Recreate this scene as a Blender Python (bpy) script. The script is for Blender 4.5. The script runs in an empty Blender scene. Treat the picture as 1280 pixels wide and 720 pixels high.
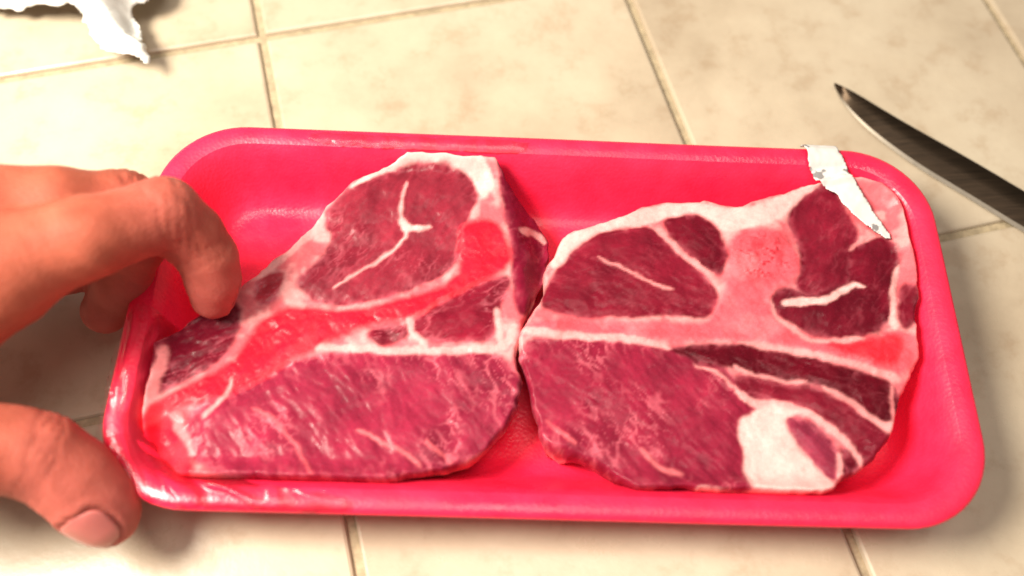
import bpy, math, random
import numpy as np
from mathutils import Matrix, Vector

# ------------------------------------------------------------------ camera, world, lamps, exposure
S = 0.001                                   # all lengths below are millimetres
scene = bpy.context.scene
C = scene.collection
cam_data = bpy.data.cameras.new('camera')
cam = bpy.data.objects.new('camera', cam_data); C.objects.link(cam)
CAM = (-20.39, -119.48, 266.57)
ROT = [[0.998811,-0.034623,-0.034314],[0.015002,0.888096,-0.459414],[0.046380,0.458353,0.887559]]
m = Matrix(ROT).to_4x4(); m.translation = Vector(CAM) * S
cam.matrix_world = m
cam_data.sensor_width = 36.0
cam_data.lens = 36.0 * 1200.0 / 1280.0
cam_data.clip_start = 0.01; cam_data.clip_end = 50.0
cam_data.dof.use_dof = True
cam_data.dof.focus_distance = 0.285
cam_data.dof.aperture_fstop = 5.6
scene.camera = cam

world = bpy.data.worlds.new('World'); scene.world = world
world.use_nodes = True
bg = world.node_tree.nodes['Background']
bg.inputs[0].default_value = (1.0, 0.93, 0.84, 1); bg.inputs[1].default_value = 0.29

def lamp(name, loc, target, size, energy, color):
    d = bpy.data.lights.new(name, 'AREA'); d.shape = 'DISK'; d.size = size; d.energy = energy; d.color = color
    o = bpy.data.objects.new(name, d); C.objects.link(o)
    o.location = loc
    o.rotation_euler = (Vector(target) - Vector(loc)).to_track_quat('-Z', 'Y').to_euler()
    return o
# the bright kitchen lamp up on the left, and an added overhead fill for softness
lamp('kitchen_lamp', (-0.38, -0.04, 0.48), (-0.08, 0.03, 0), 0.24, 9.4, (1.0, 0.93, 0.79))
lamp('overhead_fill', (0.10, -0.10, 1.9), (0, 0, 0), 0.9, 13.0, (1.0, 0.93, 0.84))

scene.view_settings.view_transform = 'Standard'
scene.view_settings.look = 'None'
scene.view_settings.exposure = 0.0
scene.view_settings.gamma = 1.0
scene.cycles.use_denoising = True
scene.cycles.max_bounces = 10
scene.cycles.transparent_max_bounces = 12
scene.render.filter_size = 2.0

# ------------------------------------------------------------------ helpers
def tag(o, label=None, cat=None, group=None, kind=None):
    if label: o['label'] = label
    if cat: o['category'] = cat
    if group: o['group'] = group
    if kind: o['kind'] = kind
    return o

def empty(name, loc):
    o = bpy.data.objects.new(name, None); C.objects.link(o)
    o.empty_display_size = 0.02
    o.location = Vector(loc) * S
    return o

def mesh_obj(name, V, Fc, mat, parent=None, smooth=True, col=None, normals=None):
    V = np.asarray(V, float)
    off = np.array(parent.location) if parent is not None else np.zeros(3)
    if parent is not None and parent.parent is not None: off = off + np.array(parent.parent.location)
    me = bpy.data.meshes.new(name)
    me.from_pydata((V * S - off).tolist(), [], [list(map(int, f)) for f in Fc])
    if smooth:
        me.polygons.foreach_set('use_smooth', [True] * len(me.polygons))
    if col is not None:
        a = me.color_attributes.new('Col', 'FLOAT_COLOR', 'POINT')
        a.data.foreach_set('color', np.c_[col, np.ones(len(V))].astype(np.float32).ravel())
    if normals is not None:
        me.normals_split_custom_set_from_vertices(np.asarray(normals).tolist())
    me.materials.append(mat)
    o = bpy.data.objects.new(name, me); C.objects.link(o)
    if parent is not None: o.parent = parent
    return o

def _h(ix, iy, seed):
    n = (ix.astype(np.int64) * 374761393 + iy.astype(np.int64) * 668265263 + seed * 1274126177) & 0x7fffffff
    n = ((n ^ (n >> 13)) * 1274126177) & 0x7fffffff
    n = n ^ (n >> 16)
    return (n & 0xffff) / 65535.0
def vnoise(x, y, seed=0):
    x = np.asarray(x, float); y = np.asarray(y, float)
    ix = np.floor(x); iy = np.floor(y); fx = x - ix; fy = y - iy
    fx = fx * fx * (3 - 2 * fx); fy = fy * fy * (3 - 2 * fy)
    a = _h(ix, iy, seed); b = _h(ix + 1, iy, seed); c = _h(ix, iy + 1, seed); d = _h(ix + 1, iy + 1, seed)
    return (a * (1 - fx) + b * fx) * (1 - fy) + (c * (1 - fx) + d * fx) * fy
def fbm(x, y, seed=0, octv=4):
    v = 0; a = .5; t = 0
    for i in range(octv):
        v = v + a * vnoise(x, y, seed + 17 * i); t += a; a *= .5; x = x * 2.03 + 11.3; y = y * 2.03 - 7.7
    return v / t
def sstep(a, b, x):
    t = np.clip((x - a) / (b - a), 0, 1); return t * t * (3 - 2 * t)
def chaikin(p, n=2, closed=True):
    p = np.asarray(p, float)
    for _ in range(n):
        if closed:
            q = np.roll(p, -1, 0); p = np.stack([.75 * p + .25 * q, .25 * p + .75 * q], 1).reshape(-1, p.shape[1])
        else:
            q = np.stack([.75 * p[:-1] + .25 * p[1:], .25 * p[:-1] + .75 * p[1:]], 1).reshape(-1, p.shape[1])
            p = np.concatenate([p[:1], q, p[-1:]])
    return p
def sdf_poly(X, Y, poly):
    """signed distance, positive inside"""
    d = np.full(X.shape, 1e9); ins = np.zeros(X.shape, bool)
    n = len(poly)
    for i in range(n):
        ax, ay = poly[i]; bx, by = poly[(i + 1) % n]
        ex, ey = bx - ax, by - ay; L = ex * ex + ey * ey + 1e-12
        t = np.clip(((X - ax) * ex + (Y - ay) * ey) / L, 0, 1)
        d = np.minimum(d, (X - ax - t * ex) ** 2 + (Y - ay - t * ey) ** 2)
        if abs(ey) > 1e-12:
            c = ((ay > Y) != (by > Y)) & (X < ex * (Y - ay) / ey + ax); ins ^= c
    d = np.sqrt(d)
    return np.where(ins, d, -d)
def dist_line(X, Y, pts, w0, w1):
    """half-width minus distance to a polyline whose half-width runs from w0 to w1"""
    pts = chaikin(pts, 2, False); n = len(pts) - 1
    best = np.full(X.shape, -1e9)
    for i in range(n):
        ax, ay = pts[i]; bx, by = pts[i + 1]; ex, ey = bx - ax, by - ay
        t = np.clip(((X - ax) * ex + (Y - ay) * ey) / (ex * ex + ey * ey + 1e-12), 0, 1)
        q = (i + t) / n; w = (w0 + (w1 - w0) * q) * np.sqrt(np.clip(np.minimum(q / .14, (1 - q) / .14), .06, 1))
        best = np.maximum(best, w - np.hypot(X - ax - t * ex, Y - ay - t * ey))
    return best

def new_mat(name):
    mt = bpy.data.materials.new(name); mt.use_nodes = True
    nt = mt.node_tree; return mt, nt, nt.nodes['Principled BSDF'], nt.nodes, nt.links
def noise_node(nt, scale, detail=4, rough=.55, coord=None):
    n = nt.nodes.new('ShaderNodeTexNoise'); n.inputs['Scale'].default_value = scale
    n.inputs['Detail'].default_value = detail; n.inputs['Roughness'].default_value = rough
    if coord is None:
        t = nt.nodes.new('ShaderNodeTexCoord'); coord = t.outputs['Object']
    nt.links.new(coord, n.inputs['Vector']); return n
def ramp(nt, src, stops):
    r = nt.nodes.new('ShaderNodeValToRGB'); nt.links.new(src, r.inputs[0])
    el = r.color_ramp.elements
    while len(el) < len(stops): el.new(0.5)
    for e, (p, c) in zip(el, stops): e.position = p; e.color = (*c, 1)
    return r.outputs[0]
def bump(nt, height, bsdf, strength, dist):
    b = nt.nodes.new('ShaderNodeBump'); b.inputs['Strength'].default_value = strength; b.inputs['Distance'].default_value = dist
    nt.links.new(height, b.inputs['Height']); nt.links.new(b.outputs[0], bsdf.inputs['Normal'])

# ------------------------------------------------------------------ materials
def mat_tile():
    mt, nt, b, N, Lk = new_mat('ceramic_tile')
    geo = N.new('ShaderNodeNewGeometry'); oi = N.new('ShaderNodeObjectInfo')
    ad = N.new('ShaderNodeVectorMath'); ad.operation = 'MULTIPLY_ADD'
    Lk.new(oi.outputs['Random'], ad.inputs[0]); ad.inputs[1].default_value = (3, 5, 7); Lk.new(geo.outputs['Position'], ad.inputs[2])
    n1 = noise_node(nt, 14, 6, .6, ad.outputs[0]); n2 = noise_node(nt, 75, 5, .65, ad.outputs[0]); n3 = noise_node(nt, 400, 3, .6, ad.outputs[0])
    c1 = ramp(nt, n1.outputs[0], [(.32, (.40, .315, .225)), (.5, (.485, .395, .29)), (.68, (.53, .445, .335))])
    c2 = ramp(nt, n2.outputs[0], [(.33, (.82, .75, .69)), (.47, (.97, .96, .95)), (.7, (1.05, 1.05, 1.04))])
    mx = N.new('ShaderNodeMixRGB'); mx.blend_type = 'MULTIPLY'; mx.inputs[0].default_value = .75
    Lk.new(c1, mx.inputs[1]); Lk.new(c2, mx.inputs[2])
    Lk.new(mx.outputs[0], b.inputs['Base Color'])
    Lk.new(ramp(nt, n2.outputs[0], [(.3, (.36,) * 3), (.7, (.26,) * 3)]), b.inputs['Roughness'])
    sm = N.new('ShaderNodeMath'); sm.operation = 'MULTIPLY_ADD'; Lk.new(n3.outputs[0], sm.inputs[0]); sm.inputs[1].default_value = .25; Lk.new(n2.outputs[0], sm.inputs[2])
    bump(nt, sm.outputs[0], b, .25, .0006)
    return mt
def mat_simple(name, col, rough, nscale=200, namp=.15, bstr=.2, bdist=.0004, metallic=0, spec=.5, sss=0, sssr=(.003, .001, .0006)):
    mt, nt, b, N, Lk = new_mat(name)
    n = noise_node(nt, nscale, 5, .6)
    lo = tuple(c * (1 - namp) for c in col); hi = tuple(min(1, c * (1 + namp)) for c in col)
    Lk.new(ramp(nt, n.outputs[0], [(.3, lo), (.7, hi)]), b.inputs['Base Color'])
    b.inputs['Roughness'].default_value = rough; b.inputs['Metallic'].default_value = metallic
    b.inputs['Specular IOR Level'].default_value = spec
    if sss:
        b.inputs['Subsurface Weight'].default_value = sss
        b.inputs['Subsurface Radius'].default_value = (1, .35, .2); b.inputs['Subsurface Scale'].default_value = sssr[0]
    if bstr: bump(nt, n.outputs[0], b, bstr, bdist)
    return mt
def mat_meat():
    mt, nt, b, N, Lk = new_mat('raw_meat')
    a = N.new('ShaderNodeAttribute'); a.attribute_name = 'Col'
    n1 = noise_node(nt, 900, 4, .6); n2 = noise_node(nt, 160, 3, .6)
    cr = ramp(nt, n1.outputs[0], [(.3, (.88, .87, .87)), (.7, (1.08, 1.08, 1.08))])
    mx = N.new('ShaderNodeMixRGB'); mx.blend_type = 'MULTIPLY'; mx.inputs[0].default_value = .8
    Lk.new(a.outputs['Color'], mx.inputs[1]); Lk.new(cr, mx.inputs[2]); Lk.new(mx.outputs[0], b.inputs['Base Color'])
    Lk.new(ramp(nt, n2.outputs[0], [(.3, (.20,) * 3), (.7, (.48,) * 3)]), b.inputs['Roughness'])
    b.inputs['Specular IOR Level'].default_value = .15
    b.inputs['Subsurface Weight'].default_value = .12; b.inputs['Subsurface Radius'].default_value = (1, .3, .25); b.inputs['Subsurface Scale'].default_value = .0016
    bump(nt, n1.outputs[0], b, .2, .0003)
    return mt
def mat_skin():
    mt, nt, b, N, Lk = new_mat('skin')
    n1 = noise_node(nt, 60, 4, .6); n2 = noise_node(nt, 1100, 3, .6)
    v = N.new('ShaderNodeTexVoronoi'); v.inputs['Scale'].default_value = 900
    t = N.new('ShaderNodeTexCoord'); Lk.new(t.outputs['Object'], v.inputs['Vector'])
    a = N.new('ShaderNodeAttribute'); a.attribute_name = 'Col'
    cr = ramp(nt, n1.outputs[0], [(.3, (.80, .74, .70)), (.5, (1, 1, 1)), (.72, (1.12, 1.16, 1.2))])
    mx = N.new('ShaderNodeMixRGB'); mx.blend_type = 'MULTIPLY'; mx.inputs[0].default_value = 1
    Lk.new(a.outputs['Color'], mx.inputs[1]); Lk.new(cr, mx.inputs[2]); Lk.new(mx.outputs[0], b.inputs['Base Color'])
    b.inputs['Roughness'].default_value = .6; b.inputs['Specular IOR Level'].default_value = .25
    b.inputs['Subsurface Weight'].default_value = .25; b.inputs['Subsurface Radius'].default_value = (1, .3, .15); b.inputs['Subsurface Scale'].default_value = .003
    ad = N.new('ShaderNodeMath'); ad.operation = 'ADD'; Lk.new(v.outputs['Distance'], ad.inputs[0]); Lk.new(n2.outputs[0], ad.inputs[1])
    bump(nt, ad.outputs[0], b, .22, .0003)
    return mt
def mat_film():
    mt, nt, b, N, Lk = new_mat('clear_film')
    N.remove(b)
    out = N['Material Output']
    tr = N.new('ShaderNodeBsdfTransparent'); tr.inputs[0].default_value = (.97, .95, .96, 1)
    gl = N.new('ShaderNodeBsdfGlossy'); gl.inputs['Roughness'].default_value = .22
    df = N.new('ShaderNodeBsdfTranslucent'); df.inputs[0].default_value = (.9, .88, .88, 1)
    fr = N.new('ShaderNodeFresnel'); fr.inputs[0].default_value = 1.5
    n = noise_node(nt, 500, 4, .6)
    bp = N.new('ShaderNodeBump'); bp.inputs['Strength'].default_value = .35; bp.inputs['Distance'].default_value = .0004
    Lk.new(n.outputs[0], bp.inputs['Height']); Lk.new(bp.outputs[0], gl.inputs['Normal']); Lk.new(bp.outputs[0], fr.inputs['Normal'])
    mu = N.new('ShaderNodeMath'); mu.operation = 'MULTIPLY_ADD'; Lk.new(fr.outputs[0], mu.inputs[0]); mu.inputs[1].default_value = .75; mu.inputs[2].default_value = .0
    mu.use_clamp = True
    m0 = N.new('ShaderNodeMixShader'); m0.inputs[0].default_value = .05; Lk.new(tr.outputs[0], m0.inputs[1]); Lk.new(df.outputs[0], m0.inputs[2])
    m1 = N.new('ShaderNodeMixShader'); Lk.new(mu.outputs[0], m1.inputs[0]); Lk.new(m0.outputs[0], m1.inputs[1]); Lk.new(gl.outputs[0], m1.inputs[2])
    Lk.new(m1.outputs[0], out.inputs[0])
    return mt
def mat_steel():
    mt, nt, b, N, Lk = new_mat('steel_painted_reflection')
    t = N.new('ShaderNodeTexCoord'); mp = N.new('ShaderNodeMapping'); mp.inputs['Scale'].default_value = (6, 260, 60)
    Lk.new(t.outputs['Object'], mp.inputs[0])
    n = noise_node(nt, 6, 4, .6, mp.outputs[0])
    Lk.new(ramp(nt, n.outputs[0], [(.3, (.022, .014, .008)), (.7, (.046, .029, .017))]), b.inputs['Base Color'])  # reflection of a dark room painted into the blade's base colour
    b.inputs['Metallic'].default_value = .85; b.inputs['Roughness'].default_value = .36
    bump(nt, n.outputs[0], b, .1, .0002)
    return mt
def mat_foam():
    mt, nt, b, N, Lk = new_mat('pink_foam')
    n = noise_node(nt, 30, 5, .65); n2 = noise_node(nt, 120, 4, .6)
    v = N.new('ShaderNodeTexVoronoi'); v.inputs['Scale'].default_value = 950
    t = N.new('ShaderNodeTexCoord'); Lk.new(t.outputs['Object'], v.inputs['Vector'])
    Lk.new(ramp(nt, n2.outputs[0], [(.3, (.88, .014, .058)), (.7, (.92, .021, .080))]), b.inputs['Base Color'])
    Lk.new(ramp(nt, n.outputs[0], [(.36, (.20,) * 3), (.5, (.36,) * 3), (.7, (.46,) * 3)]), b.inputs['Roughness'])
    b.inputs['Specular IOR Level'].default_value = .45
    b.inputs['Subsurface Weight'].default_value = .06; b.inputs['Subsurface Radius'].default_value = (1, .35, .2); b.inputs['Subsurface Scale'].default_value = .004
    ad = N.new('ShaderNodeMath'); ad.operation = 'MULTIPLY_ADD'; Lk.new(n2.outputs[0], ad.inputs[0]); ad.inputs[1].default_value = 3.0; Lk.new(v.outputs['Distance'], ad.inputs[2])
    bump(nt, ad.outputs[0], b, .2, .0003)
    return mt
M = dict(
    tile=mat_tile(),
    grout=mat_simple('grout', (.37, .29, .185), .85, 350, .25, .5, .0008),
    foam=mat_foam(),
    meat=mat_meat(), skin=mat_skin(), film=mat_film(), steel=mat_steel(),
    nail=mat_simple('fingernail', (.48, .13, .115), .28, 120, .08, 0, sss=.2, sssr=(.002,)),
    paper=mat_simple('white_wrapping', (.72, .70, .66), .55, 120, .04, .3, .0006),
    edge=mat_simple('bright_ground_edge', (.20, .17, .135), .5, 300, .1, .1, .0001, metallic=.7),
    handle=mat_simple('black_handle', (.02, .018, .017), .45, 300, .2, .2, .0003),
)
def mat_label():
    mt, nt, b, N, Lk = new_mat('torn_white_label')
    n = noise_node(nt, 170, 3, .5); n2 = noise_node(nt, 60, 2, .5)
    c = ramp(nt, n.outputs[0], [(.0, (.56, .52, .50)), (.60, (.60, .56, .54)), (.64, (.20, .18, .18))])
    Lk.new(c, b.inputs['Base Color']); b.inputs['Roughness'].default_value = .6
    bump(nt, n2.outputs[0], b, .4, .001)
    return mt
M['label'] = mat_label()

# ------------------------------------------------------------------ floor of square tiles in grout
def bevel_tile(wx, wy, th, bv):
    V = []; 
    for ins, z in ((0, 0), (0, th - bv), (bv * .35, th - bv * .3), (bv, th)):
        a, b = wx / 2 - ins, wy / 2 - ins
        V += [(-a, -b, z), (a, -b, z), (a, b, z), (-a, b, z)]
    Fc = [[3, 2, 1, 0]]
    for k in range(3):
        for i in range(4):
            j = (i + 1) % 4; Fc.append([4 * k + i, 4 * k + j, 4 * k + 4 + j, 4 * k + 4 + i])
    Fc.append([12, 13, 14, 15])
    return V, Fc
ox, oy, tyaw, tpx, tpy = (-100.73,115.60,0.26788,134.87,131.45)
floor = mesh_obj('floor', [(-900, -700, -1.6), (900, -700, -1.6), (900, 900, -1.6), (-900, 900, -1.6)], [[0, 1, 2, 3]], M['grout'], smooth=False)
tag(floor, 'kitchen surface of cream square tiles with sandy grout', 'floor', kind='structure')
G = 2.7
V, Fc = bevel_tile(tpx - G, tpy - G, 6.0, 1.1)
tme = None
ct, st = math.cos(tyaw), math.sin(tyaw)
rnd = random.Random(4)
for j in range(-3, 4):
    for i in range(-3, 5):
        lx, ly = (i + .5) * tpx, (j + .5) * tpy
        x = ox + ct * lx - st * ly; y = oy + st * lx + ct * ly
        if not (-420 < x < 420 and -300 < y < 420): continue
        if tme is None:
            o = mesh_obj('tile', V, Fc, M['tile'], smooth=False); tme = o.data
        else:
            o = bpy.data.objects.new('tile', tme); C.objects.link(o)
        o.parent = floor
        o.location = (x * S, y * S, (-6.0 + rnd.uniform(-.12, .12)) * S)
        o.rotation_euler = (rnd.uniform(-.0012, .0012), rnd.uniform(-.0012, .0012), tyaw + rnd.uniform(-.0015, .0015))

# ------------------------------------------------------------------ pink foam tray
TL, TW, TR_ = 235.0, 117.3 + 1.5, 25.0
def rrect(a, b, r, n=14, ns=10):
    pts = []
    for q, (sx, sy) in enumerate(((1, 1), (-1, 1), (-1, -1), (1, -1))):
        cx, cy = sx * (a - r), sy * (b - r)
        for k in range(n + 1):
            th = math.pi / 2 * (q + k / n); pts.append((cx + r * math.cos(th), cy + r * math.sin(th)))
    p = np.array(pts); out = []
    for i in range(len(p)):
        A, B = p[i], p[(i + 1) % len(p)]
        out.append(A)
        if np.hypot(*(B - A)) > 12:
            for k in range(1, ns): out.append(A + (B - A) * k / ns)
    return np.array(out)
PROF = [(3.0, 20.6), (0.9, 20.9), (0.15, 21.8), (0.0, 22.7), (0.45, 23.5), (1.5, 24.0), (3.2, 24.15), (5.0, 24.0), (6.4, 23.4), (7.6, 22.2),
        (9.0, 20.0), (10.6, 17.0), (12.2, 13.6), (13.8, 10.2), (15.4, 7.4), (17.0, 5.5), (19.0, 4.4), (22.0, 4.0), (28.0, 4.0)]
pd = np.array([p[0] for p in PROF[4:]]); pz = np.array([p[1] for p in PROF[4:]])
def tray_d(X, Y):
    qx = np.abs(X) - (TL / 2 - TR_); qy = np.abs(Y) - (TW / 2 - TR_)
    return TR_ - np.hypot(np.maximum(qx, 0), np.maximum(qy, 0)) - np.minimum(np.maximum(qx, qy), 0)
def tray_h(X, Y):
    d = tray_d(X, Y); return np.where(d < .4, 23.4, np.interp(d, pd, pz))
def build_tray():
    t = empty('foam_tray', (0, 0, 0))
    tag(t, 'shallow pink foam meat tray with rounded corners on the tiles', 'tray')
    ext = [(26.0, 0.0), (20.5, 0.0), (18.6, .8), (16.8, 3.0), (14.6, 6.8), (12.0, 11.5), (9.5, 16.0), (7.6, 18.8), (5.6, 20.3)]
    def ring(prof):
        V = []; 
        for d, z in prof:
            r = max(TR_ - d * .75, 7.0); p = rrect(TL / 2 - d, TW / 2 - d, r)
            wob = .5 * (fbm(p[:, 0] * .02 + 5, p[:, 1] * .02, 3, 2) - .5) * (1 if z > 10 else 0)
            V.append(np.c_[p, np.full(len(p), z) + wob])
        n = len(V[0]); Fc = []
        for k in range(len(V) - 1):
            for i in range(n):
                j = (i + 1) % n; Fc.append([k * n + i, k * n + j, k * n + n + j, k * n + n + i])
        return np.concatenate(V), Fc, n, len(V)
    # rim: the rolled lip; basin: inner wall and bottom; shell: outside
    Vr, Fr, n, k = ring(PROF[:9]); mesh_obj('rim', Vr, Fr, M['foam'], t)
    Vb, Fb, n, k = ring(PROF[8:]); Fb.append([(k - 1) * n + i for i in range(n)]); mesh_obj('basin', Vb, Fb, M['foam'], t)
    Vs, Fs, n, k = ring(ext + [PROF[0]]); Fs.append([i for i in range(n)][::-1]); mesh_obj('outer_shell', Vs, Fs, M['foam'], t)
build_tray()

# ------------------------------------------------------------------ steaks
FAT = np.array((.62, .110, .130)); FATW = np.array((.86, .45, .425)); BONE = np.array((.78, .13, .15)); BONED = np.array((.50, .02, .035))
STEAKH = {}
def make_steak(name, label, outline, ztop, muscles, bones, lines, fats, seed, step=.5, bone_last=False):
    outline = chaikin(outline, 2)
    lo = outline.min(0) - 2; hi = outline.max(0) + 2
    xs = np.arange(lo[0], hi[0], step); ys = np.arange(lo[1], hi[1], step)
    X, Y = np.meshgrid(xs, ys, indexing='ij')
    wob = lambda sc, amp, sd: amp * (fbm(X * sc, Y * sc, sd, 3) - .5) * 2
    d_out = sdf_poly(X + wob(.25, .7, seed + 1) + wob(.09, 1.3, seed + 11), Y + wob(.25, .7, seed + 2) + wob(.09, 1.3, seed + 12), outline)
    d_out = np.minimum(d_out + 2.3, tray_d(X, Y) - 6.6)
    keep = d_out > -step * .75
    # pull the outermost vertices onto the outline
    gx, gy = np.gradient(d_out, step); gn = np.hypot(gx, gy) + 1e-6
    pull = np.where(d_out < 0, -d_out, 0)
    Xw = X + wob(.16, .9, seed + 3) + wob(.6, .35, seed + 5); Yw = Y + wob(.16, .9, seed + 4) + wob(.6, .35, seed + 6)
    n_big = fbm(X * .05, Y * .05, seed + 7, 3); n_mid = fbm(X * .22, Y * .22, seed + 8, 3); n_f = fbm(X * 1.1, Y * 1.1, seed + 9, 3)
    col = FAT[None, None] * (1 - .55 * sstep(.35, .7, n_mid))[..., None] + FATW[None, None] * (.55 * sstep(.35, .7, n_mid))[..., None]
    region = np.zeros(X.shape, int)
    zoff = np.zeros(X.shape)
    def draw_bone(poly, bone_col, speck):
        nonlocal col, region, zoff
        sd = sdf_poly(Xw, Yw, chaikin(poly, 2)); mk = sstep(-1.4, 1.5, sd)
        bc = np.array(bone_col)
        v = bc * (.80 + .45 * n_mid)[..., None]
        pores = np.maximum(.7 * sstep(.48, .70, fbm(X * .28, Y * .28, seed + 21, 3)), .9 * sstep(.66, .74, fbm(X * .9, Y * .9, seed + 24, 2))) * speck * (1 if speck > .9 else .6) * sstep(-1, 4, sd)
        v = v * (1 - pores)[..., None] + BONED * pores[..., None]
        pale = (.40 if bone_col[1] > .05 else .10) * sstep(.52, .75, fbm(X * .12, Y * .12, seed + 23, 3))
        v = v * (1 - pale)[..., None] + np.array((.80, .22, .24)) * pale[..., None]
        if speck >= 1: mk = mk * pores
        col = col * (1 - mk)[..., None] + v * mk[..., None]
        zoff += mk * (.35 + .35 * n_f)
        region = np.where(sd > 0, 100, region)
    if not bone_last:
        for bn in bones: draw_bone(*bn)
    # muscles
    for k, (poly, mcol, ang, marb) in enumerate(muscles):
        sd = sdf_poly(Xw, Yw, chaikin(poly, 2)) + (2.2 if marb >= .8 and len(poly) > 8 else .8); mk = sstep(-.85, .9, sd)
        ca, sa = math.cos(math.radians(ang)), math.sin(math.radians(ang))
        bx_ = 9 * (fbm(X * .045, Y * .045, seed + 33 + k, 2) - .5); by_ = 9 * (fbm(X * .045, Y * .045, seed + 34 + k, 2) - .5)
        U = ca * (X + bx_) + sa * (Y + by_); W_ = -sa * (X + bx_) + ca * (Y + by_)
        fib = fbm(U * .13, W_ * .42, seed + 31 + k, 4)
        fine = fbm(U * .5, W_ * 1.3, seed + 61 + k, 3)
        blot = fbm(X * .13, Y * .13, seed + 57 + k, 3)
        v = np.array(mcol) * (.50 if marb < .8 else .58) * (.66 + (.16 + .30 * marb) * fib + (.10 + .12 * marb) * fine + .75 * (blot - .35))[..., None]
        wx_ = X + 2.6 * (n_mid - .5); wy_ = Y + 2.6 * (fbm(X * .25, Y * .25, seed + 49, 2) - .5)
        U2 = ca * wx_ + sa * wy_; W2 = -sa * wx_ + ca * wy_
        rid = 1 - np.abs(2 * fbm(U2 * .11 + 3, W2 * .26, seed + 41 + k, 3) - 1)
        patch = sstep(.45, .68, fbm(X * .08, Y * .08, seed + 43 + k, 2))
        rimfat = sstep(9, 1, sd)
        streak = sstep(.86, .99, rid) * np.clip(patch + .5 * rimfat, 0, 1)
        rid2 = 1 - np.abs(2 * fbm(U2 * .3, W2 * .55, seed + 51 + k, 2) - 1)
        veins = sstep(.90, 1.0, rid2) * patch * .55
        edge = sstep(2.6, -.3, sd) * sstep(.42, .66, fbm(X * .35, Y * .35, seed + 47 + k, 2)) * .6
        mb = np.clip(marb * (streak * .62 + veins) + edge * min(1, .45 + marb), 0, .8)
        v = v * (1 - mb)[..., None] + np.array((.56, .11, .15)) * mb[..., None]
        col = col * (1 - mk)[..., None] + v * mk[..., None]
        zoff += mk * (-.12 + .6 * sstep(0, 7, sd)) + mk * (fib - .5) * .7 + mk * (fine - .5) * .2 - mk * mb * .15
        region = np.where(sd > 0, k + 1, region)
    if bone_last:
        for bn in bones: draw_bone(*bn)
    # seams and bands of fat
    for pts, w0, w1, white in lines:
        dl = dist_line(Xw + wob(.5, .3, seed + 71), Yw + wob(.5, .3, seed + 72), pts, w0 * .9, w1 * .9); mk = sstep(-.65, .5, dl) * (.72 + .4 * n_mid).clip(0, 1)
        lc = FAT * (1 - white) + FATW * white
        lc = lc * (.86 + .28 * n_mid)[..., None]
        col = col * (1 - mk)[..., None] + lc * mk[..., None]
        zoff += mk * .08
    for poly, white in fats:
        sd = sdf_poly(Xw, Yw, chaikin(poly, 2)); mk = sstep(-.8, .8, sd)
        lc = (FAT * (1 - white) + FATW * white) * (.84 + .30 * n_mid)[..., None]
        col = col * (1 - mk)[..., None] + lc * mk[..., None]
        zoff += mk * .12
    col *= (.93 + .16 * n_f)[..., None]
    # height of the top and the rounded edge, resting on the tray
    r = 2.8 + 1.8 * n_mid
    t = np.clip(d_out / r, 0, 1); prof = 1 - (1 - t) ** 2.3
    top = ztop(X, Y) + 4.6 * sstep(15, 7, tray_d(X, Y)) + (n_big - .5) * 3.2 + (n_mid - .5) * .9 + zoff
    under = 5.0 * (1 - prof) ** 1.3 * (d_out < r) + pull
    X = X + gx / gn * under; Y = Y + gy / gn * under
    bed = tray_h(X, Y) + .15
    Z = np.maximum(bed, 4.2 + (top - 4.2) * (.02 + .98 * prof))
    # normals of the whole top, shared by all pieces
    Pg = np.stack([X, Y, Z], -1); tu = np.gradient(Pg, axis=0); tv = np.gradient(Pg, axis=1)
    Nn = np.cross(tu, tv); Nn /= np.linalg.norm(Nn, axis=-1, keepdims=True) + 1e-9
    ok = keep[:-1, :-1] & keep[1:, :-1] & keep[1:, 1:] & keep[:-1, 1:]
    cellreg = region[:-1, :-1].copy()
    cd = d_out[:-1, :-1]
    cellreg = np.where(cd < 1.2, 0, cellreg)
    idx = np.arange(X.size).reshape(X.shape)
    Q = np.stack([idx[:-1, :-1], idx[1:, :-1], idx[1:, 1:], idx[:-1, 1:]], -1)
    P = np.stack([X, Y, Z], -1).reshape(-1, 3); cf = np.clip(col, 0, 1).reshape(-1, 3); Nf = Nn.reshape(-1, 3)
    root = empty(name, (*outline.mean(0), 4)); tag(root, label, 'steak', 'steaks in the tray')
    for k in sorted(set(cellreg[ok].tolist())):
        q = Q[ok & (cellreg == k)]
        if len(q) < 30: continue
        u, inv = np.unique(q, return_inverse=True); inv = inv.reshape(q.shape)
        nm = 'fat' if k == 0 else 'bone' if k == 100 else 'muscle'
        mesh_obj(nm, P[u], inv, M['meat'], root, col=cf[u], normals=Nf[u])
    STEAKH[name] = (xs, ys, np.where(keep, Z, 0))
    return root
ZS = 21.0
DK = (.26, .0075, .026); MD = (.36, .014, .040); LT = (.44, .032, .062); VD = (.19, .004, .016)
lo_ = [(-111.6,-44.5),(-114.6,-38.9),(-111.9,-28.1),(-110.8,-16.0),(-101.6,-6.4),(-90.2,3.0),(-85.7,9.4),(-73.9,19.4),(-67.6,30.6),(-62.6,39.3),(-49.4,47.2),(-37.2,54.6),(-30.0,56.1),(-23.4,52.2),(-17.0,52.0),(-11.0,44.0),(-3.1,34.5),(0.7,27.4),(0.2,16.0),(-4.4,4.8),(-7.6,-3.0),(-7.5,-7.4),(-9.9,-14.1),(-7.2,-21.9),(-8.8,-30.3),(-15.7,-38.8),(-25.2,-46.0),(-34.9,-48.0),(-44.0,-51.0),(-56.1,-51.8),(-69.1,-51.3),(-84.1,-50.5),(-92.7,-51.6),(-102.5,-51.4)]
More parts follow.
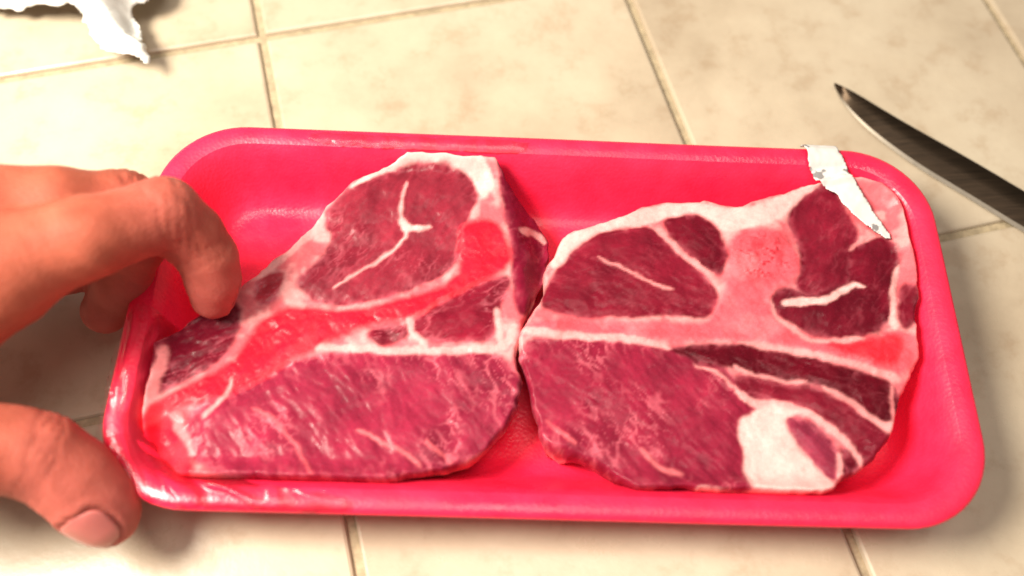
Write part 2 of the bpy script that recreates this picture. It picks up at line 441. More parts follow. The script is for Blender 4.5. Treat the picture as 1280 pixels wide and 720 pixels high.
L_mus = [
 ([(-66.4,29.6),(-61.6,37.8),(-49.5,45.2),(-39.7,48.0),(-29.7,47.3),(-23.5,43.7),(-21.6,36.2),(-25.0,31.2),(-26.6,24.6),(-27.0,16.9),(-31.9,11.3),(-39.2,7.0),(-46.4,3.9),(-55.4,1.2),(-64.5,1.3),(-70.4,4.5),(-72.1,7.6),(-69.4,11.9),(-64.4,17.5),(-63.0,23.0),(-66.1,27.4)], LT, 65, .35),
 ([(-84.6,4.5),(-81.2,9.9),(-76.5,9.5),(-77.3,4.2),(-81.6,-0.6)], (.62,.05,.075), 40, .9),
 ([(-38.9,-4.1),(-32.4,0.7),(-22.4,8.0),(-11.7,12.0),(-11.8,8.6),(-15.1,0.3),(-15.4,-7.7),(-21.8,-9.9),(-30.8,-9.3),(-36.4,-8.5)], MD, 20, .6),
 ([(-51.5,-7.1),(-40.2,-4.7),(-39.7,-9.6),(-50.3,-10.4)], MD, 10, .5),
 ([(-93.2,-31.1),(-83.7,-26.3),(-75.7,-22.3),(-63.3,-16.7),(-54.7,-15.4),(-41.6,-14.5),(-23.9,-14.1),(-14.6,-15.0),(-10.5,-19.6),(-8.4,-24.2),(-10.1,-30.1),(-16.8,-37.9),(-25.7,-45.0),(-35.2,-47.0),(-44.1,-50.0),(-56.2,-50.8),(-69.2,-50.3),(-83.5,-49.0),(-92.9,-44.6),(-95.6,-37.2)], (.38,.023,.062), -58, 1.0),
 ([(-15.9,52.6),(-10.8,45.4),(-2.9,35.8),(1.0,28.7),(0.5,17.6),(-4.2,6.3),(-7.9,-0.5),(-9.8,6.1),(-10.5,19.9),(-12.6,30.9),(-14.7,42.3)], (.40,.012,.05), 70, .25),
 ([(-110.1,-17.4),(-106.8,-12.0),(-100.6,-6.9),(-94.4,-1.7),(-89.5,1.0),(-87.0,-3.4),(-87.9,-12.3),(-93.0,-19.1),(-102.0,-25.5),(-109.6,-29.4)], (.27,.010,.03), 30, .5),  # dark muscle, widened to the edge to paint in the hand's shadow
]
L_bone = [([(-26.0,29.0),(-15.5,29.5),(-11.1,19.8),(-11.9,12.8),(-22.4,8.2),(-33.5,0.6),(-39.4,-3.9),(-47.6,-4.4),(-53.2,-7.1),(-60.6,-10.8),(-66.8,-14.7),(-72.9,-18.4),(-83.7,-26.7),(-95.9,-30.3),(-101.4,-32.3),(-109.0,-38.8),(-111.5,-36.6),(-107.4,-30.9),(-97.8,-24.9),(-87.1,-18.0),(-83.9,-10.2),(-82.3,-5.7),(-77.1,-2.5),(-71.9,0.2),(-56.0,-1.2),(-47.2,1.9),(-36.0,4.8),(-27.1,10.4),(-27.1,20.2)], (.76,.009,.026), .35),
 ([(-112.2,-45.0),(-111.2,-39.6),(-103.1,-32.7),(-97.5,-32.3),(-95.5,-39.1),(-93.2,-45.6),(-91.3,-52.1),(-103.5,-53.3)], (.74,.009,.028), .25)]
L_line = [
 ([(-106.0,-13.9),(-105.7,-22.8),(-107.2,-30.5),(-113.1,-38.9),(-113.7,-42.4)], 1.2, 2.4, .3),
 ([(-100.4,-33.2),(-96.6,-38.4),(-93.5,-44.4)], 1.7, .7, .2),
 ([(-8.0,27.7),(-4.6,30.1),(-1.2,26.8)], 1.4, .8, .6),
 ([(-43.2,41.0),(-44.5,32.8),(-44.1,27.2),(-41.6,23.4),(-48.2,16.0),(-57.9,9.2),(-62.2,5.7)], .5, .35, .7),
 ([(-44.2,28.3),(-41.3,25.1),(-35.6,26.2)], 1.3, .4, .8),
 ([(-64.8,-13.4),(-57.2,-11.9),(-41.7,-12.8),(-19.5,-12.7),(-11.5,-10.5),(-9.8,-3.8)], 1.0, 1.5, .7),
 ([(-39.6,-3.6),(-38.4,-8.1),(-35.1,-11.4)], .9, .7, .7),
 ([(-14.9,1.1),(-14.3,-5.2),(-13.3,-10.6)], .9, .9, .7),
 ([(-59.6,38.9),(-49.4,46.0),(-37.1,52.8),(-26.4,52.7),(-20.1,47.4),(-18.4,40.1)], .9, 1.9, .95),
 ([(-86.1,7.3),(-73.7,17.8),(-67.5,28.9)], 1.0, 1.6, .6),
 ([(-92.3,-33.9),(-87.5,-27.6),(-86.4,-22.3)], .9, .4, .5),
 ([(-50.9,-36.7),(-42.0,-40.4),(-34.0,-46.5)], .6, .4, .1),
 ([(-79.3,-31.5),(-71.1,-35.3),(-60.9,-49.7)], .3, .35, .0),
 ([(-33.4,-39.1),(-29.5,-42.0),(-26.5,-44.9)], .4, .35, .0),
]
TAIL = [(-120.2,-36.6),(-103.2,-32.0),(-96.0,-35.8),(-92.8,-45.5),(-90.8,-55.0),(-116.1,-55.7)]
SIDE = [(-17.1,56.4),(8.6,57.6),(8.0,17.4),(-4.2,-6.4),(-8.4,-2.5),(-9.5,14.0),(-12.1,28.9),(-15.3,43.0)]
L_fat = [([(-49.5,45.4),(-43.8,49.9),(-37.1,54.2),(-30.1,54.6),(-24.4,50.8),(-19.1,50.2),(-17.8,41.6),(-19.4,35.1),(-22.0,39.6),(-23.7,44.3),(-29.8,47.6),(-39.8,48.5)], 1.0)]
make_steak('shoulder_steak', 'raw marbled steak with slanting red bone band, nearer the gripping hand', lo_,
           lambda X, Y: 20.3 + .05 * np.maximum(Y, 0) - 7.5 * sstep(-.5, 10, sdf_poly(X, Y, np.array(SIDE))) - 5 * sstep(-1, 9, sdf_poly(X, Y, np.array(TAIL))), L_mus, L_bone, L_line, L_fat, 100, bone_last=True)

ro_ = [(0.0,18.1),(2.9,26.1),(8.2,28.8),(18.2,32.6),(28.1,38.2),(38.3,41.0),(50.4,40.1),(58.2,39.5),(68.7,42.9),(79.5,47.5),(85.9,49.9),(96.3,50.1),(108.9,51.0),(113.7,49.7),(111.4,36.4),(109.9,28.1),(109.1,17.1),(106.1,-2.3),(104.3,-13.3),(98.7,-19.3),(95.3,-33.4),(86.0,-42.2),(77.8,-47.2),(74.9,-50.1),(67.1,-50.7),(56.6,-51.8),(42.8,-51.8),(36.0,-49.9),(32.6,-50.0),(25.8,-51.0),(20.6,-50.3),(14.8,-45.3),(7.0,-42.1),(1.1,-40.3),(-2.3,-36.8),(-4.5,-29.2),(-6.3,-19.7),(-9.0,-13.1),(-9.5,-7.0),(-8.2,-3.5),(-5.3,0.9),(-0.7,8.3),(-1.6,13.8)]
R_mus = [
 ([(-1.0,8.3),(5.2,19.1),(13.5,26.1),(20.9,28.3),(30.3,29.6),(34.4,24.4),(40.3,18.1),(46.6,11.8),(49.3,6.1),(45.2,0.9),(35.9,1.4),(26.5,0.5),(12.4,-0.0),(1.3,0.9),(-2.4,2.5)], MD, -15, .12),
 ([(35.1,32.7),(44.0,35.2),(50.4,31.3),(51.1,25.7),(52.6,20.2),(50.2,14.4),(46.6,15.4),(41.5,21.6),(36.5,26.2)], DK, -45, .1),
 ([(72.9,36.7),(79.0,44.0),(86.4,47.2),(90.0,42.6),(92.0,35.4),(93.4,30.3),(91.4,24.9),(89.1,16.2),(84.4,10.6),(77.3,8.0),(71.7,11.0),(75.9,17.9),(75.3,26.7)], MD, 50, .15),
 ([(64.8,7.5),(70.0,11.1),(74.4,7.7),(83.4,10.0),(89.3,14.0),(90.3,22.9),(96.9,28.8),(102.9,28.8),(104.8,22.3),(102.7,14.6),(98.9,5.8),(96.9,-1.7),(88.0,-4.1),(78.5,-4.2),(71.3,-1.6),(67.1,2.3)], DK, 60, .12),
 ([(104.1,13.5),(107.9,12.1),(105.7,-0.2),(100.3,-1.6)], DK, 80, .3),
 ([(-8.1,-10.5),(7.7,-7.9),(26.0,-9.2),(32.4,-10.6),(40.4,-13.3),(47.5,-16.2),(52.1,-21.7),(55.1,-27.3),(51.6,-31.1),(52.0,-38.4),(51.6,-45.6),(51.5,-50.6),(42.9,-51.1),(36.9,-49.7),(32.7,-48.9),(24.0,-50.5),(19.8,-49.5),(14.0,-44.5),(1.9,-40.3),(-2.4,-35.7),(-4.4,-24.5)], (.37,.019,.054), -52, .85),
 ([(31.5,-9.2),(55.7,-7.5),(67.6,-9.6),(80.9,-14.1),(97.8,-18.4),(96.0,-28.8),(90.4,-29.7),(84.0,-24.1),(75.5,-19.5),(71.2,-17.7),(62.0,-17.9),(53.2,-14.4),(44.1,-14.0)], VD, -18, .1),
 ([(53.0,-16.4),(61.9,-18.8),(71.0,-19.3),(75.7,-21.5),(83.7,-26.5),(90.0,-32.1),(95.0,-34.6),(87.6,-41.2),(85.2,-41.2),(83.1,-35.9),(76.8,-30.5),(70.2,-25.3),(63.2,-23.6),(56.0,-23.3),(51.8,-19.7)], MD, -25, .2),
 ([(63.9,-29.0),(69.7,-29.6),(76.0,-35.0),(78.1,-38.6),(77.2,-44.8),(74.5,-46.7),(70.7,-42.4),(67.0,-37.1)], (.44,.04,.09), -40, .5),
 ([(78.9,-36.9),(82.1,-36.8),(84.0,-41.8),(79.0,-46.7),(78.9,-43.0)], DK, -50, .4),
]
R_bone = [
 ([(52.3,28.0),(67.4,31.2),(72.0,27.7),(75.8,18.9),(74.4,15.4),(67.1,10.8),(64.3,4.5),(66.6,-1.6),(72.7,-5.7),(82.0,-6.4),(91.8,-4.0),(105.8,-1.4),(103.8,-13.6),(98.1,-16.7),(90.2,-14.1),(72.3,-8.7),(54.0,-6.3),(30.7,-7.2),(-7.9,-8.6),(-8.9,-4.6),(1.3,-1.2),(26.4,-1.0),(45.1,-1.4),(49.4,6.1),(52.3,14.7)], (.74,.085,.11), .25),
 ([(53.7,27.5),(65.3,29.9),(71.9,26.6),(75.3,18.4),(70.3,13.8),(65.2,10.9),(55.7,11.6),(52.6,20.2)], (.74,.085,.11), 1.0),
 ([(75.3,-7.4),(87.7,-6.2),(96.5,-3.6),(101.1,-4.5),(98.6,-13.6),(88.7,-11.7)], (.70,.02,.035), .6),
]
R_line = [
 ([(13.7,18.6),(21.4,15.4),(29.8,10.4),(35.4,9.1)], .35, .45, .4),
 ([(31.7,28.5),(39.1,21.3),(47.2,13.7),(49.8,10.3)], .9, .8, .4),
 ([(68.7,6.6),(74.2,6.0),(80.0,6.8),(85.5,10.0),(89.4,13.2),(92.4,12.0)], 1.6, .6, .9),
 ([(104.2,19.0),(101.1,11.3),(99.7,5.9),(99.0,-1.7)], .7, 1.0, .8),
 ([(90.6,24.9),(94.9,28.4),(99.0,29.4)], .6, .4, .4),
 ([(-7.9,-6.2),(7.7,-6.6),(26.1,-7.1),(34.3,-9.5)], 1.5, .7, .55),
 ([(64.7,6.7),(65.9,-0.1),(71.0,-4.5),(80.1,-6.4),(89.8,-4.7)], .5, .9, .5),
 ([(53.9,-6.8),(72.2,-9.5),(90.1,-14.4),(98.0,-17.0)], .5, 1.5, .45),
 ([(0.9,15.9),(4.3,23.7),(9.2,26.7),(21.0,31.2),(31.2,36.8),(40.2,38.4),(50.0,36.5),(60.0,35.8),(68.4,39.7),(77.0,44.2),(84.6,48.1)], 1.9, 1.5, .75),
 ([(40.4,-14.3),(47.5,-17.0),(51.6,-21.7),(54.0,-24.9)], .5, .7, .4),
 ([(50.9,-14.4),(61.1,-17.8),(71.6,-18.3)], .45, .4, .5),
 ([(75.5,-19.7),(83.9,-24.6),(90.2,-30.6),(95.2,-33.3)], .6, 1.4, .5),
 ([(51.5,-22.6),(55.8,-24.9),(68.3,-26.1),(75.0,-30.6),(82.1,-35.9),(84.5,-42.0)], 1.6, .7, .6),
 ([(78.3,-38.5),(78.2,-42.1),(77.4,-45.7)], .9, .8, .6),
 ([(37.8,-50.2),(45.4,-51.5),(54.9,-51.4),(67.1,-50.4)], .7, .7, .85),
 ([(24.6,-39.2),(27.8,-44.5),(34.6,-46.1)], .5, .7, .1),
 ([(-1.5,-31.9),(3.7,-36.3),(6.3,-38.9)], .3, .4, .0),
 ([(95.8,-19.3),(94.0,-24.1),(94.9,-29.8)], .5, .8, .3),
]
R_fat = [([(50.7,-31.6),(55.1,-27.3),(60.2,-25.7),(65.6,-26.2),(70.4,-27.2),(64.3,-29.3),(65.4,-33.9),(67.7,-38.4),(71.1,-42.8),(75.3,-47.5),(74.7,-50.2),(65.3,-50.6),(51.5,-51.0),(52.1,-41.1)], .95),
 ([(0.2,18.1),(3.3,25.4),(13.1,29.7),(21.1,33.3),(31.2,38.0),(40.3,39.6),(50.1,37.1),(60.1,37.0),(68.5,40.8),(79.3,46.7),(85.7,48.8),(79.5,44.3),(73.2,37.5),(67.5,32.1),(57.4,29.9),(52.3,28.6),(49.8,33.0),(44.0,36.2),(34.9,33.5),(30.8,30.3),(21.0,29.2),(13.1,26.9),(7.2,21.6),(2.3,14.3)], .85)]
make_steak('shoulder_steak', 'raw steak with branching pink bone and big white fat wedge, farther from the hand', ro_,
           lambda X, Y: 20.8 + 0 * X, R_mus, R_bone, R_line, R_fat, 200)

# ------------------------------------------------------------------ things laid over the tray: film and label
def cover_h(X, Y):
    Z = np.where(tray_d(X, Y) > -.2, tray_h(X, Y), 23.4 + np.clip(tray_d(X, Y) * 1.6, -9, 0))
    for nm, (xs, ys, H) in STEAKH.items():
        i = np.clip(((X - xs[0]) / (xs[1] - xs[0])).astype(int), 0, len(xs) - 1); j = np.clip(((Y - ys[0]) / (ys[1] - ys[0])).astype(int), 0, len(ys) - 1)
        inside = (X > xs[0]) & (X < xs[-1]) & (Y > ys[0]) & (Y < ys[-1])
        Z = np.maximum(Z, np.where(inside, H[i, j], 0))
    return Z
def box_blur(Z, n):
    for ax in (0, 1):
        p = np.pad(Z, [(n, n) if a == ax else (0, 0) for a in (0, 1)], mode='edge')
        c = np.cumsum(np.insert(p, 0, 0, axis=ax), axis=ax)
        Z = (np.take(c, range(2 * n + 1, c.shape[ax]), ax) - np.take(c, range(0, c.shape[ax] - 2 * n - 1), ax)) / (2 * n + 1)
    return Z
def sheet(name, poly, mat, hfun, step=.6, ragged=.8, seed=0, thick=0, parent=None):
    poly = chaikin(poly, 1); lo = poly.min(0) - 1; hi = poly.max(0) + 1
    xs = np.arange(lo[0], hi[0], step); ys = np.arange(lo[1], hi[1], step); X, Y = np.meshgrid(xs, ys, indexing='ij')
    d = sdf_poly(X + ragged * 2 * (fbm(X * .3, Y * .3, seed, 3) - .5), Y + ragged * 2 * (fbm(X * .3, Y * .3, seed + 5, 3) - .5), poly)
    Z = hfun(X, Y, d)
    gx, gy = np.gradient(d, step); gn = np.hypot(gx, gy) + 1e-6; pull = np.where(d < 0, -d, 0)
    keep = d > -step * .75
    X2 = X + gx / gn * pull; Y2 = Y + gy / gn * pull
    ok = keep[:-1, :-1] & keep[1:, :-1] & keep[1:, 1:] & keep[:-1, 1:]
    idx = np.arange(X.size).reshape(X.shape)
    q = np.stack([idx[:-1, :-1], idx[1:, :-1], idx[1:, 1:], idx[:-1, 1:]], -1)[ok]
    u, inv = np.unique(q, return_inverse=True)
    P = np.stack([X2, Y2, Z], -1).reshape(-1, 3)[u]
    o = mesh_obj(name, P, inv.reshape(q.shape), mat, parent)
    if thick:
        md = o.modifiers.new('thickness', 'SOLIDIFY'); md.thickness = thick * S; md.offset = 0
    return o
def wr(X, Y, px, py, n, amp, seed):
    """creases that gather towards a pinched point"""
    a = np.arctan2(Y - py, X - px); r = np.hypot(X - px, Y - py)
    v = 1 - np.abs(2 * fbm(a * n, r * .05, seed, 2) - 1)
    return amp * sstep(.6, 1, v) * sstep(2, 14, r)
def film_left(X, Y, d):
    Z = box_blur(cover_h(X, Y), 5); Z = np.maximum(Z, cover_h(X, Y)) + .5
    return Z + wr(X, Y, -113, -38, 7, 1.5, 5) + .9 * fbm(X * .12, Y * .12, 9, 3)
f1 = sheet('plastic_film', [(-119.6,-43.8),(-118.2,-35.0),(-118.1,-16.7),(-115.8,-2.0),(-105.3,-5.3),(-98.4,-13.6),(-98.5,-23.0),(-98.1,-34.3),(-90.5,-46.1),(-73.5,-53.4),(-52.6,-54.9),(-51.0,-59.4),(-72.8,-59.1),(-102.9,-58.7),(-114.2,-52.0)], M['film'], film_left, seed=3)
tag(f1, 'clear wrinkled plastic film gathered over the gripped end of the pink tray', 'film', 'film remnants')
f3 = sheet('plastic_film', [(-74.9,57.2),(-53.7,57.1),(-31.5,56.9),(-6.3,57.6),(-8.0,52.1),(-31.3,52.7),(-53.3,52.9),(-74.2,53.1)], M['film'],
           lambda X, Y, d: cover_h(X, Y) + .5 + .9 * fbm(X * .2, Y * .2, 41, 3), seed=23)
tag(f3, 'thin strip of clear film stuck along the far rim of the tray', 'film', 'film remnants')
lb = sheet('torn_label', [(79.3,63.6),(84.8,64.5),(88.6,61.9),(91.0,54.4),(96.3,42.8),(100.0,34.9),(103.2,27.8),(100.8,28.2),(97.0,31.4),(91.1,38.0),(88.5,43.6),(84.3,45.8),(80.9,49.7),(79.4,55.6)], M['label'],
           lambda X, Y, d: np.maximum(box_blur(cover_h(X, Y), 10), cover_h(X, Y)) + 1.2 + .8 * fbm(X * .25, Y * .25, 51, 3), step=.5, ragged=.9, seed=33, thick=.35)
tag(lb, 'torn white paper strip with tiny grey marks stuck over the far rim corner', 'paper strip')

# ------------------------------------------------------------------ knife
def build_knife():
    root = empty('kitchen_knife', (132.8,74.9,3.0)); tag(root, 'kitchen knife with pointed tip, dark reflection painted into its blade, lying on tiles beside the tray', 'knife')
    up = np.array([(102.8,102.9),(107.3,100.3),(113.1,95.7),(119.3,90.4),(129.3,83.0),(141.5,74.3),(151.0,67.2),(160.3,59.9),(171.9,51.6)])
    lw = np.array([(103.7,103.9),(105.5,96.9),(109.3,89.7),(115.3,81.8),(127.2,70.0),(139.7,60.6),(149.0,53.4),(158.2,46.1),(169.6,38.0)])
    def resample(p, n=60):
        s = np.r_[0, np.cumsum(np.hypot(*np.diff(p, axis=0).T))]; t = np.linspace(0, s[-1], n) ** 1.0
        return np.c_[np.interp(t, s, p[:, 0]), np.interp(t, s, p[:, 1])]
    up = resample(chaikin(up, 2, False)); lw = resample(chaikin(lw, 2, False))
    n = len(up)
    # cross-section: spine 2 mm thick, flat face, ground bevel, edge
    def strip(ts, zs):
        V = []
        for i in range(n):
            taper = min(1, i / 14)
            for t, z in zip(ts, zs):
                p = up[i] * (1 - t) + lw[i] * t; V.append((p[0], p[1], 3.4 + z * (.25 + .75 * taper) - 2.6 * (t) ))
        m_ = len(ts); Fc = []
        for i in range(n - 1):
            for k in range(m_ - 1): Fc.append([i * m_ + k, (i + 1) * m_ + k, (i + 1) * m_ + k + 1, i * m_ + k + 1][::-1])
        return V, Fc, m_
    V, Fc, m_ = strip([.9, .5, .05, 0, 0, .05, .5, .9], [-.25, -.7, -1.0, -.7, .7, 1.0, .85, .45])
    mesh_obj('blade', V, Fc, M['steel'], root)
    V, Fc, m_ = strip([.9, 1.0, .9], [.45, 0, -.25][::1])
    mesh_obj('cutting_edge', V, Fc, M['edge'], root, smooth=False)
    a = (up[-1] + lw[-1]) / 2; d = (up[-1] - up[-8]); d /= np.hypot(*d); nrm = np.array((-d[1], d[0]))
    V = []; K = 12; NS = 16
    for i in range(NS):
        t = i / (NS - 1); c = a + d * (t * 108 - 8); w = 9.5 + 1.6 * math.sin(t * 7) ; h = 6.5
        if i in (0, NS - 1): w *= .75; h *= .75
        for k in range(K):
            th = 2 * math.pi * k / K; cx_, sz = math.cos(th), math.sin(th)
            p = c + nrm * w * math.copysign(abs(cx_) ** .6, cx_); V.append((p[0], p[1], 6.8 + h * math.copysign(abs(sz) ** .6, sz)))
    Fc = [[i * K + k, i * K + (k + 1) % K, (i + 1) * K + (k + 1) % K, (i + 1) * K + k] for i in range(NS - 1) for k in range(K)]
    Fc += [list(range(K))[::-1], [(NS - 1) * K + k for k in range(K)]]
    mesh_obj('handle', V, Fc, M['handle'], root)
build_knife()

# ------------------------------------------------------------------ crumpled white wrapping
def crumple(X, Y, d):
    r1 = 1 - np.abs(2 * fbm(X * .035 + 2, Y * .035, 81, 3) - 1); r2 = 1 - np.abs(2 * fbm(X * .1, Y * .1 + 4, 83, 2) - 1)
    return 1.0 + (3 + 15 * r1 ** 2 + 3.5 * r2) * (.45 + .55 * sstep(0, 14, d)) + 4 * sstep(0, 5, d)
wp = sheet('crumpled_wrapping', [(-238.6,172.6),(-219.4,117.6),(-197.9,118.1),(-184.2,118.2),(-172.8,116.0),(-164.6,118.6),(-158.6,111.0),(-152.6,100.6),(-144.5,97.6),(-138.5,97.2),(-134.1,93.3),(-133.5,96.1),(-137.9,105.0),(-142.9,114.1),(-145.1,119.8),(-138.7,120.9),(-135.6,128.6),(-134.2,154.7),(-148.3,192.1)], M['paper'], crumple, step=1.0, ragged=1.5, seed=71, thick=.4)
tag(wp, 'crumpled white wrapping lying on the tiles beyond the hand', 'wrapping')

# ------------------------------------------------------------------ hand
def round_cone(P, a, b, ra, rb):
    a = np.array(a); b = np.array(b); ab = b - a; L = ab @ ab
    t = np.clip(((P - a) @ ab) / L, 0, 1)
    return np.linalg.norm(P - a - t[..., None] * ab, axis=-1) - (ra + (rb - ra) * t)
def smin(a, b, k):
    h = np.clip(.5 + .5 * (b - a) / k, 0, 1); return b * (1 - h) + a * h - k * h * (1 - h)
def chain(P, js, k=3.0):
    d = None
    for (a, ra), (b, rb) in zip(js[:-1], js[1:]):
        c = round_cone(P, a, b, ra, rb); d = c if d is None else smin(d, c, k)
    return d
INDEX = [((-136.6,-11.2,58.0), 12.8), ((-117.7,-1.9,58.0), 9.7), ((-102.4,9.4,52.0), 9.2), ((-97.0,8.1,44.0), 8.1), ((-93.3,4.8,38.0), 7.3), ((-92.8,1.2,32.0), 6.7), ((-93.3,-1.9,27.5), 5.8)]
MIDDLE = [((-148.2,5.7,57.0), 12.0), ((-128.5,9.1,54.0), 10.0), ((-115.1,15.0,46.0), 9.2), ((-115.3,11.7,34.0), 8.4), ((-120.8,4.8,23.0), 7.6), ((-126.6,-1.0,15.0), 6.8)]
RING = [((-168.6,13.3,48.0), 10.5), ((-149.0,15.0,42.0), 9.0), ((-133.6,18.1,34.0), 8.6), ((-136.5,9.9,22.0), 7.8), ((-150.0,8.4,14.0), 7.0)]
THUMB = [((-160.9,-52.7,46.0), 13.0), ((-144.2,-51.2,44.0), 11.2), ((-132.7,-49.5,38.0), 9.7), ((-126.2,-49.8,34.0), 9.9), ((-119.3,-53.9,28.0), 9.7), ((-114.6,-58.1,23.0), 9.0), ((-112.2,-60.2,20.5), 8.0)]
PALM = [(((-136.6,-10.9,58.0), 11.5), ((-177.5,-24.2,62.0), 17)), (((-148.3,4.4,56.0), 11), ((-182.7,-12.8,60.0), 17)), (((-168.6,13.3,48.0), 10.5), ((-193.5,-3.2,54.0), 16)),
        (((-160.9,-52.7,46.0), 13.5), ((-181.6,-34.5,58.0), 19)), (((-136.8,-15.3,55.0), 9.5), ((-156.6,-36.3,50.0), 12)), (((-156.6,-36.3,50.0), 12), ((-166.2,-49.7,48.0), 13))]
WRIST = [((-179.7,-21.2,60.0), 24), ((-193.6,-30.7,66.0), 23), ((-217.4,-41.8,80.0), 28)]
def hand_sdf(P):
    palm = None
    for (a, ra), (b, rb) in PALM:
        c = round_cone(P, a, b, ra, rb); palm = c if palm is None else smin(palm, c, 9)
    palm = smin(palm, chain(P, WRIST, 8), 12)
    f = smin(smin(chain(P, INDEX), chain(P, MIDDLE), 1.6), chain(P, RING), 1.6)
    f = smin(f, palm, 5)
    return smin(f, chain(P, THUMB, 4), 5)
def surface_nets(fun, lo, hi, h):
    ax = [np.arange(l, u, h) for l, u in zip(lo, hi)]
    D = np.empty([len(a) for a in ax])
    for i in range(0, len(ax[0]), 16):
        g = np.stack(np.meshgrid(ax[0][i:i + 16], ax[1], ax[2], indexing='ij'), -1); D[i:i + 16] = fun(g)
    ins = D < 0
    nx, ny, nz = [s - 1 for s in D.shape]
    acc = np.zeros((nx, ny, nz, 3)); cnt = np.zeros((nx, ny, nz))
    cor = [(a, b, c) for a in (0, 1) for b in (0, 1) for c in (0, 1)]
    for p in cor:
        for axn in range(3):
            if p[axn]: continue
            q = list(p); q[axn] = 1
            d0 = D[p[0]:p[0] + nx, p[1]:p[1] + ny, p[2]:p[2] + nz]; d1 = D[q[0]:q[0] + nx, q[1]:q[1] + ny, q[2]:q[2] + nz]
            cr = (d0 < 0) != (d1 < 0); t = np.where(cr, d0 / np.where(cr, d0 - d1, 1), 0)
            pos = np.zeros((nx, ny, nz, 3)) + np.array(p, float); pos[..., axn] += t
            acc += np.where(cr[..., None], pos, 0); cnt += cr
    act = cnt > 0; vid = -np.ones(act.shape, int); vid[act] = np.arange(act.sum())
    ijk = np.stack(np.nonzero(act), -1)
    V = (ijk + acc[act] / cnt[act][:, None]) * h + np.array(lo)
    Fs = []
    for axn in range(3):
        o1, o2 = [(1, 2), (2, 0), (0, 1)][axn]
        sl0 = [slice(1, -1)] * 3; sl0[axn] = slice(0, -1); sl1 = [slice(1, -1)] * 3; sl1[axn] = slice(1, None)
        a = ins[tuple(sl0)]; b = ins[tuple(sl1)]
        ii = np.stack(np.nonzero(a != b), -1)
        flip = a[a != b]
        base = ii.copy()
        for k in range(3):
            if k != axn: base[:, k] += 1
        e1 = np.zeros(3, int); e1[o1] = 1; e2 = np.zeros(3, int); e2[o2] = 1
        q = np.stack([vid[tuple((base - x).T)] for x in (e1 + e2, e2, 0 * e1, e1)], -1)
        q = np.where(flip[:, None], q, q[:, ::-1]); Fs.append(q)
    return V, np.concatenate(Fs)
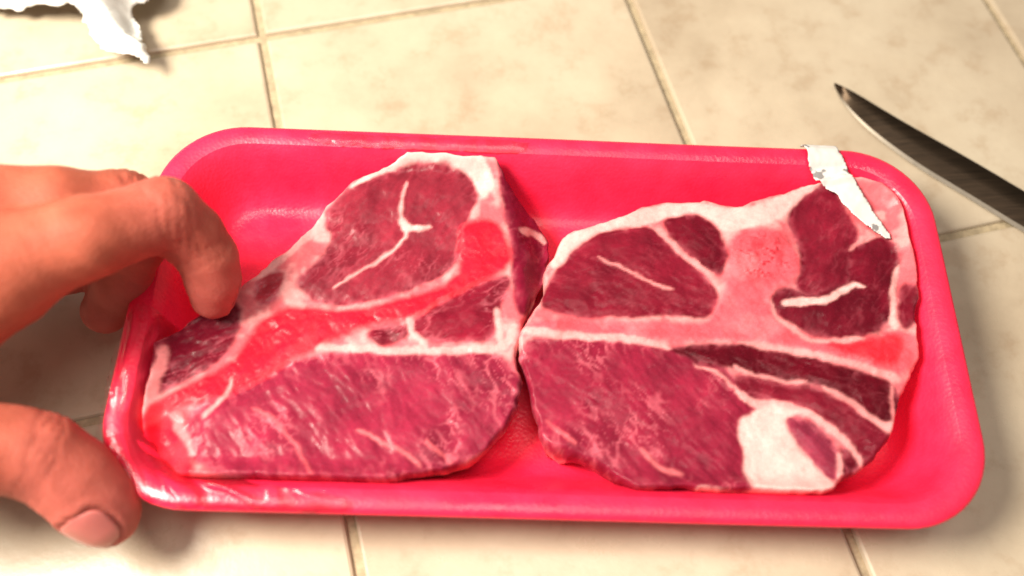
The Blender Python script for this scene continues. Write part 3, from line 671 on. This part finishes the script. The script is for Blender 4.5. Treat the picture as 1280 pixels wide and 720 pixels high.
def build_hand():
    allp = np.array([j[0] for ch in (INDEX, MIDDLE, RING, THUMB, WRIST) for j in ch])
    lo = allp.min(0) - 32; hi = allp.max(0) + 32; lo[0] = max(lo[0], -300)
    V, Q = surface_nets(hand_sdf, lo, hi, 1.1)
    root = empty('person', (-230, -20, 0)); tag(root, 'bare left hand reaching in and gripping the end of the tray', 'hand')
    # project once more onto the exact surface and add faint knuckle folds
    for _ in range(2):
        e = .3; d0 = hand_sdf(V); g = np.stack([hand_sdf(V + np.eye(3)[k] * e) - d0 for k in range(3)], -1) / e
        g /= np.linalg.norm(g, axis=1, keepdims=True); V = V - g * d0[:, None]
    def folds(j0, j1, at, n=3, amp=.32, wid=1.1, gap=2.2):
        nonlocal V
        a = np.array(j0); b = np.array(j1); ax = (b - a) / np.linalg.norm(b - a)
        s = (V - a) @ ax - at; near = np.linalg.norm(V - (a + ax * at), axis=1) < 15
        dz = sum(np.exp(-((s - (k - (n - 1) / 2) * gap + .5 * np.sin(V[:, 1] * .8 + k)) / wid * 2) ** 2) for k in range(n))
        V = V - g * (amp * dz * near)[:, None]
    folds(INDEX[1][0], INDEX[2][0], 20, 5, .38, 1.0, 1.9); folds(THUMB[2][0], THUMB[3][0], 7, 4, .36, 1.0, 1.8); folds(INDEX[3][0], INDEX[4][0], 5, 3, .3, .9, 1.6)
    folds(MIDDLE[1][0], MIDDLE[2][0], 18, 4, .36, 1.0, 1.9)
    rel = (fbm(V[:, 0] * .16 + V[:, 2] * .11, V[:, 1] * .16 - V[:, 2] * .08, 91, 3) - .5) * .8 + (fbm(V[:, 0] * .55, V[:, 1] * .9 + V[:, 2] * .5, 95, 2) - .5) * .12
    V = V + g * rel[:, None]
    HV = [V]; HN = g
    def near_dist(Vh, NV):
        out = np.full(len(Vh), 99.0); c = NV.mean(0); sel = np.nonzero(np.linalg.norm(Vh - c, axis=1) < 16)[0]
        out[sel] = np.min(np.linalg.norm(Vh[sel][:, None] - NV[None], axis=2), axis=1); return out
    def nail(chn, n_hint, r_out, length, halfang, back, name='fingernail'):
        a = np.array(chn[-2][0]); b = np.array(chn[-1][0]); ax = (b - a) / np.linalg.norm(b - a)
        n_ = np.array(n_hint, float); n_ -= ax * (n_ @ ax); n_ /= np.linalg.norm(n_); s_ = np.cross(ax, n_)
        V = []; A, B = 15, 14
        for i in range(A):
            u = i / (A - 1)
            for k in range(B):
                v = k / (B - 1) * 2 - 1
                l = 2 * u - 1; hw = (1 - abs(l) ** 3.2) ** .42 if abs(l) < 1 else 0.0
                uu = b + ax * (back + length * u)
                th = v * halfang * max(hw, .02)
                dirn = n_ * math.cos(th) + s_ * math.sin(th)
                p = uu + dirn * 2.0
                for _ in range(24):
                    dd = hand_sdf(p[None])[0]
                    p = p - dirn * (dd - .18)
                V.append(p)
        NV = np.array(V)
        dn = np.min(np.linalg.norm(HV[0][:, None] - NV[None, :: 1], axis=2), axis=1) if len(HV[0]) < 4000 else near_dist(HV[0], NV)
        HV[0] = HV[0] - HN * (.75 * sstep(1.5, .5, dn) - .32 * np.exp(-((dn - 2.0) / .7) ** 2))[:, None]
        Fc = [[i * B + k, i * B + k + 1, (i + 1) * B + k + 1, (i + 1) * B + k] for i in range(A - 1) for k in range(B - 1)]
        o = mesh_obj(name, V, Fc, M['nail'], root)
        md = o.modifiers.new('thickness', 'SOLIDIFY'); md.thickness = .5 * S; md.offset = -1
    nail(THUMB, (-.28, -.55, .85), 9, 12.5, .70, -7.0)
    nail(INDEX, (.8, .55, -.35), 7, 10, .75, -5.5)
    tone = np.tile(np.array((.40, .094, .054)), (len(V), 1))
    for p, rad in ((THUMB[-1][0], 20), (INDEX[-1][0], 20), (MIDDLE[-1][0], 20), (INDEX[2][0], 12), (THUMB[3][0], 12)):
        w = .8 * np.exp(-(np.linalg.norm(V - np.array(p), axis=1) / rad) ** 2)[:, None]
        tone = tone * (1 - w) + np.array((.45, .100, .088)) * w
    tone *= (.86 + .28 * fbm(V[:, 0] * .3 + V[:, 2] * .2, V[:, 1] * .3, 97, 3))[:, None]
    mesh_obj('hand', HV[0], Q, M['skin'], root, col=tone)
build_hand()
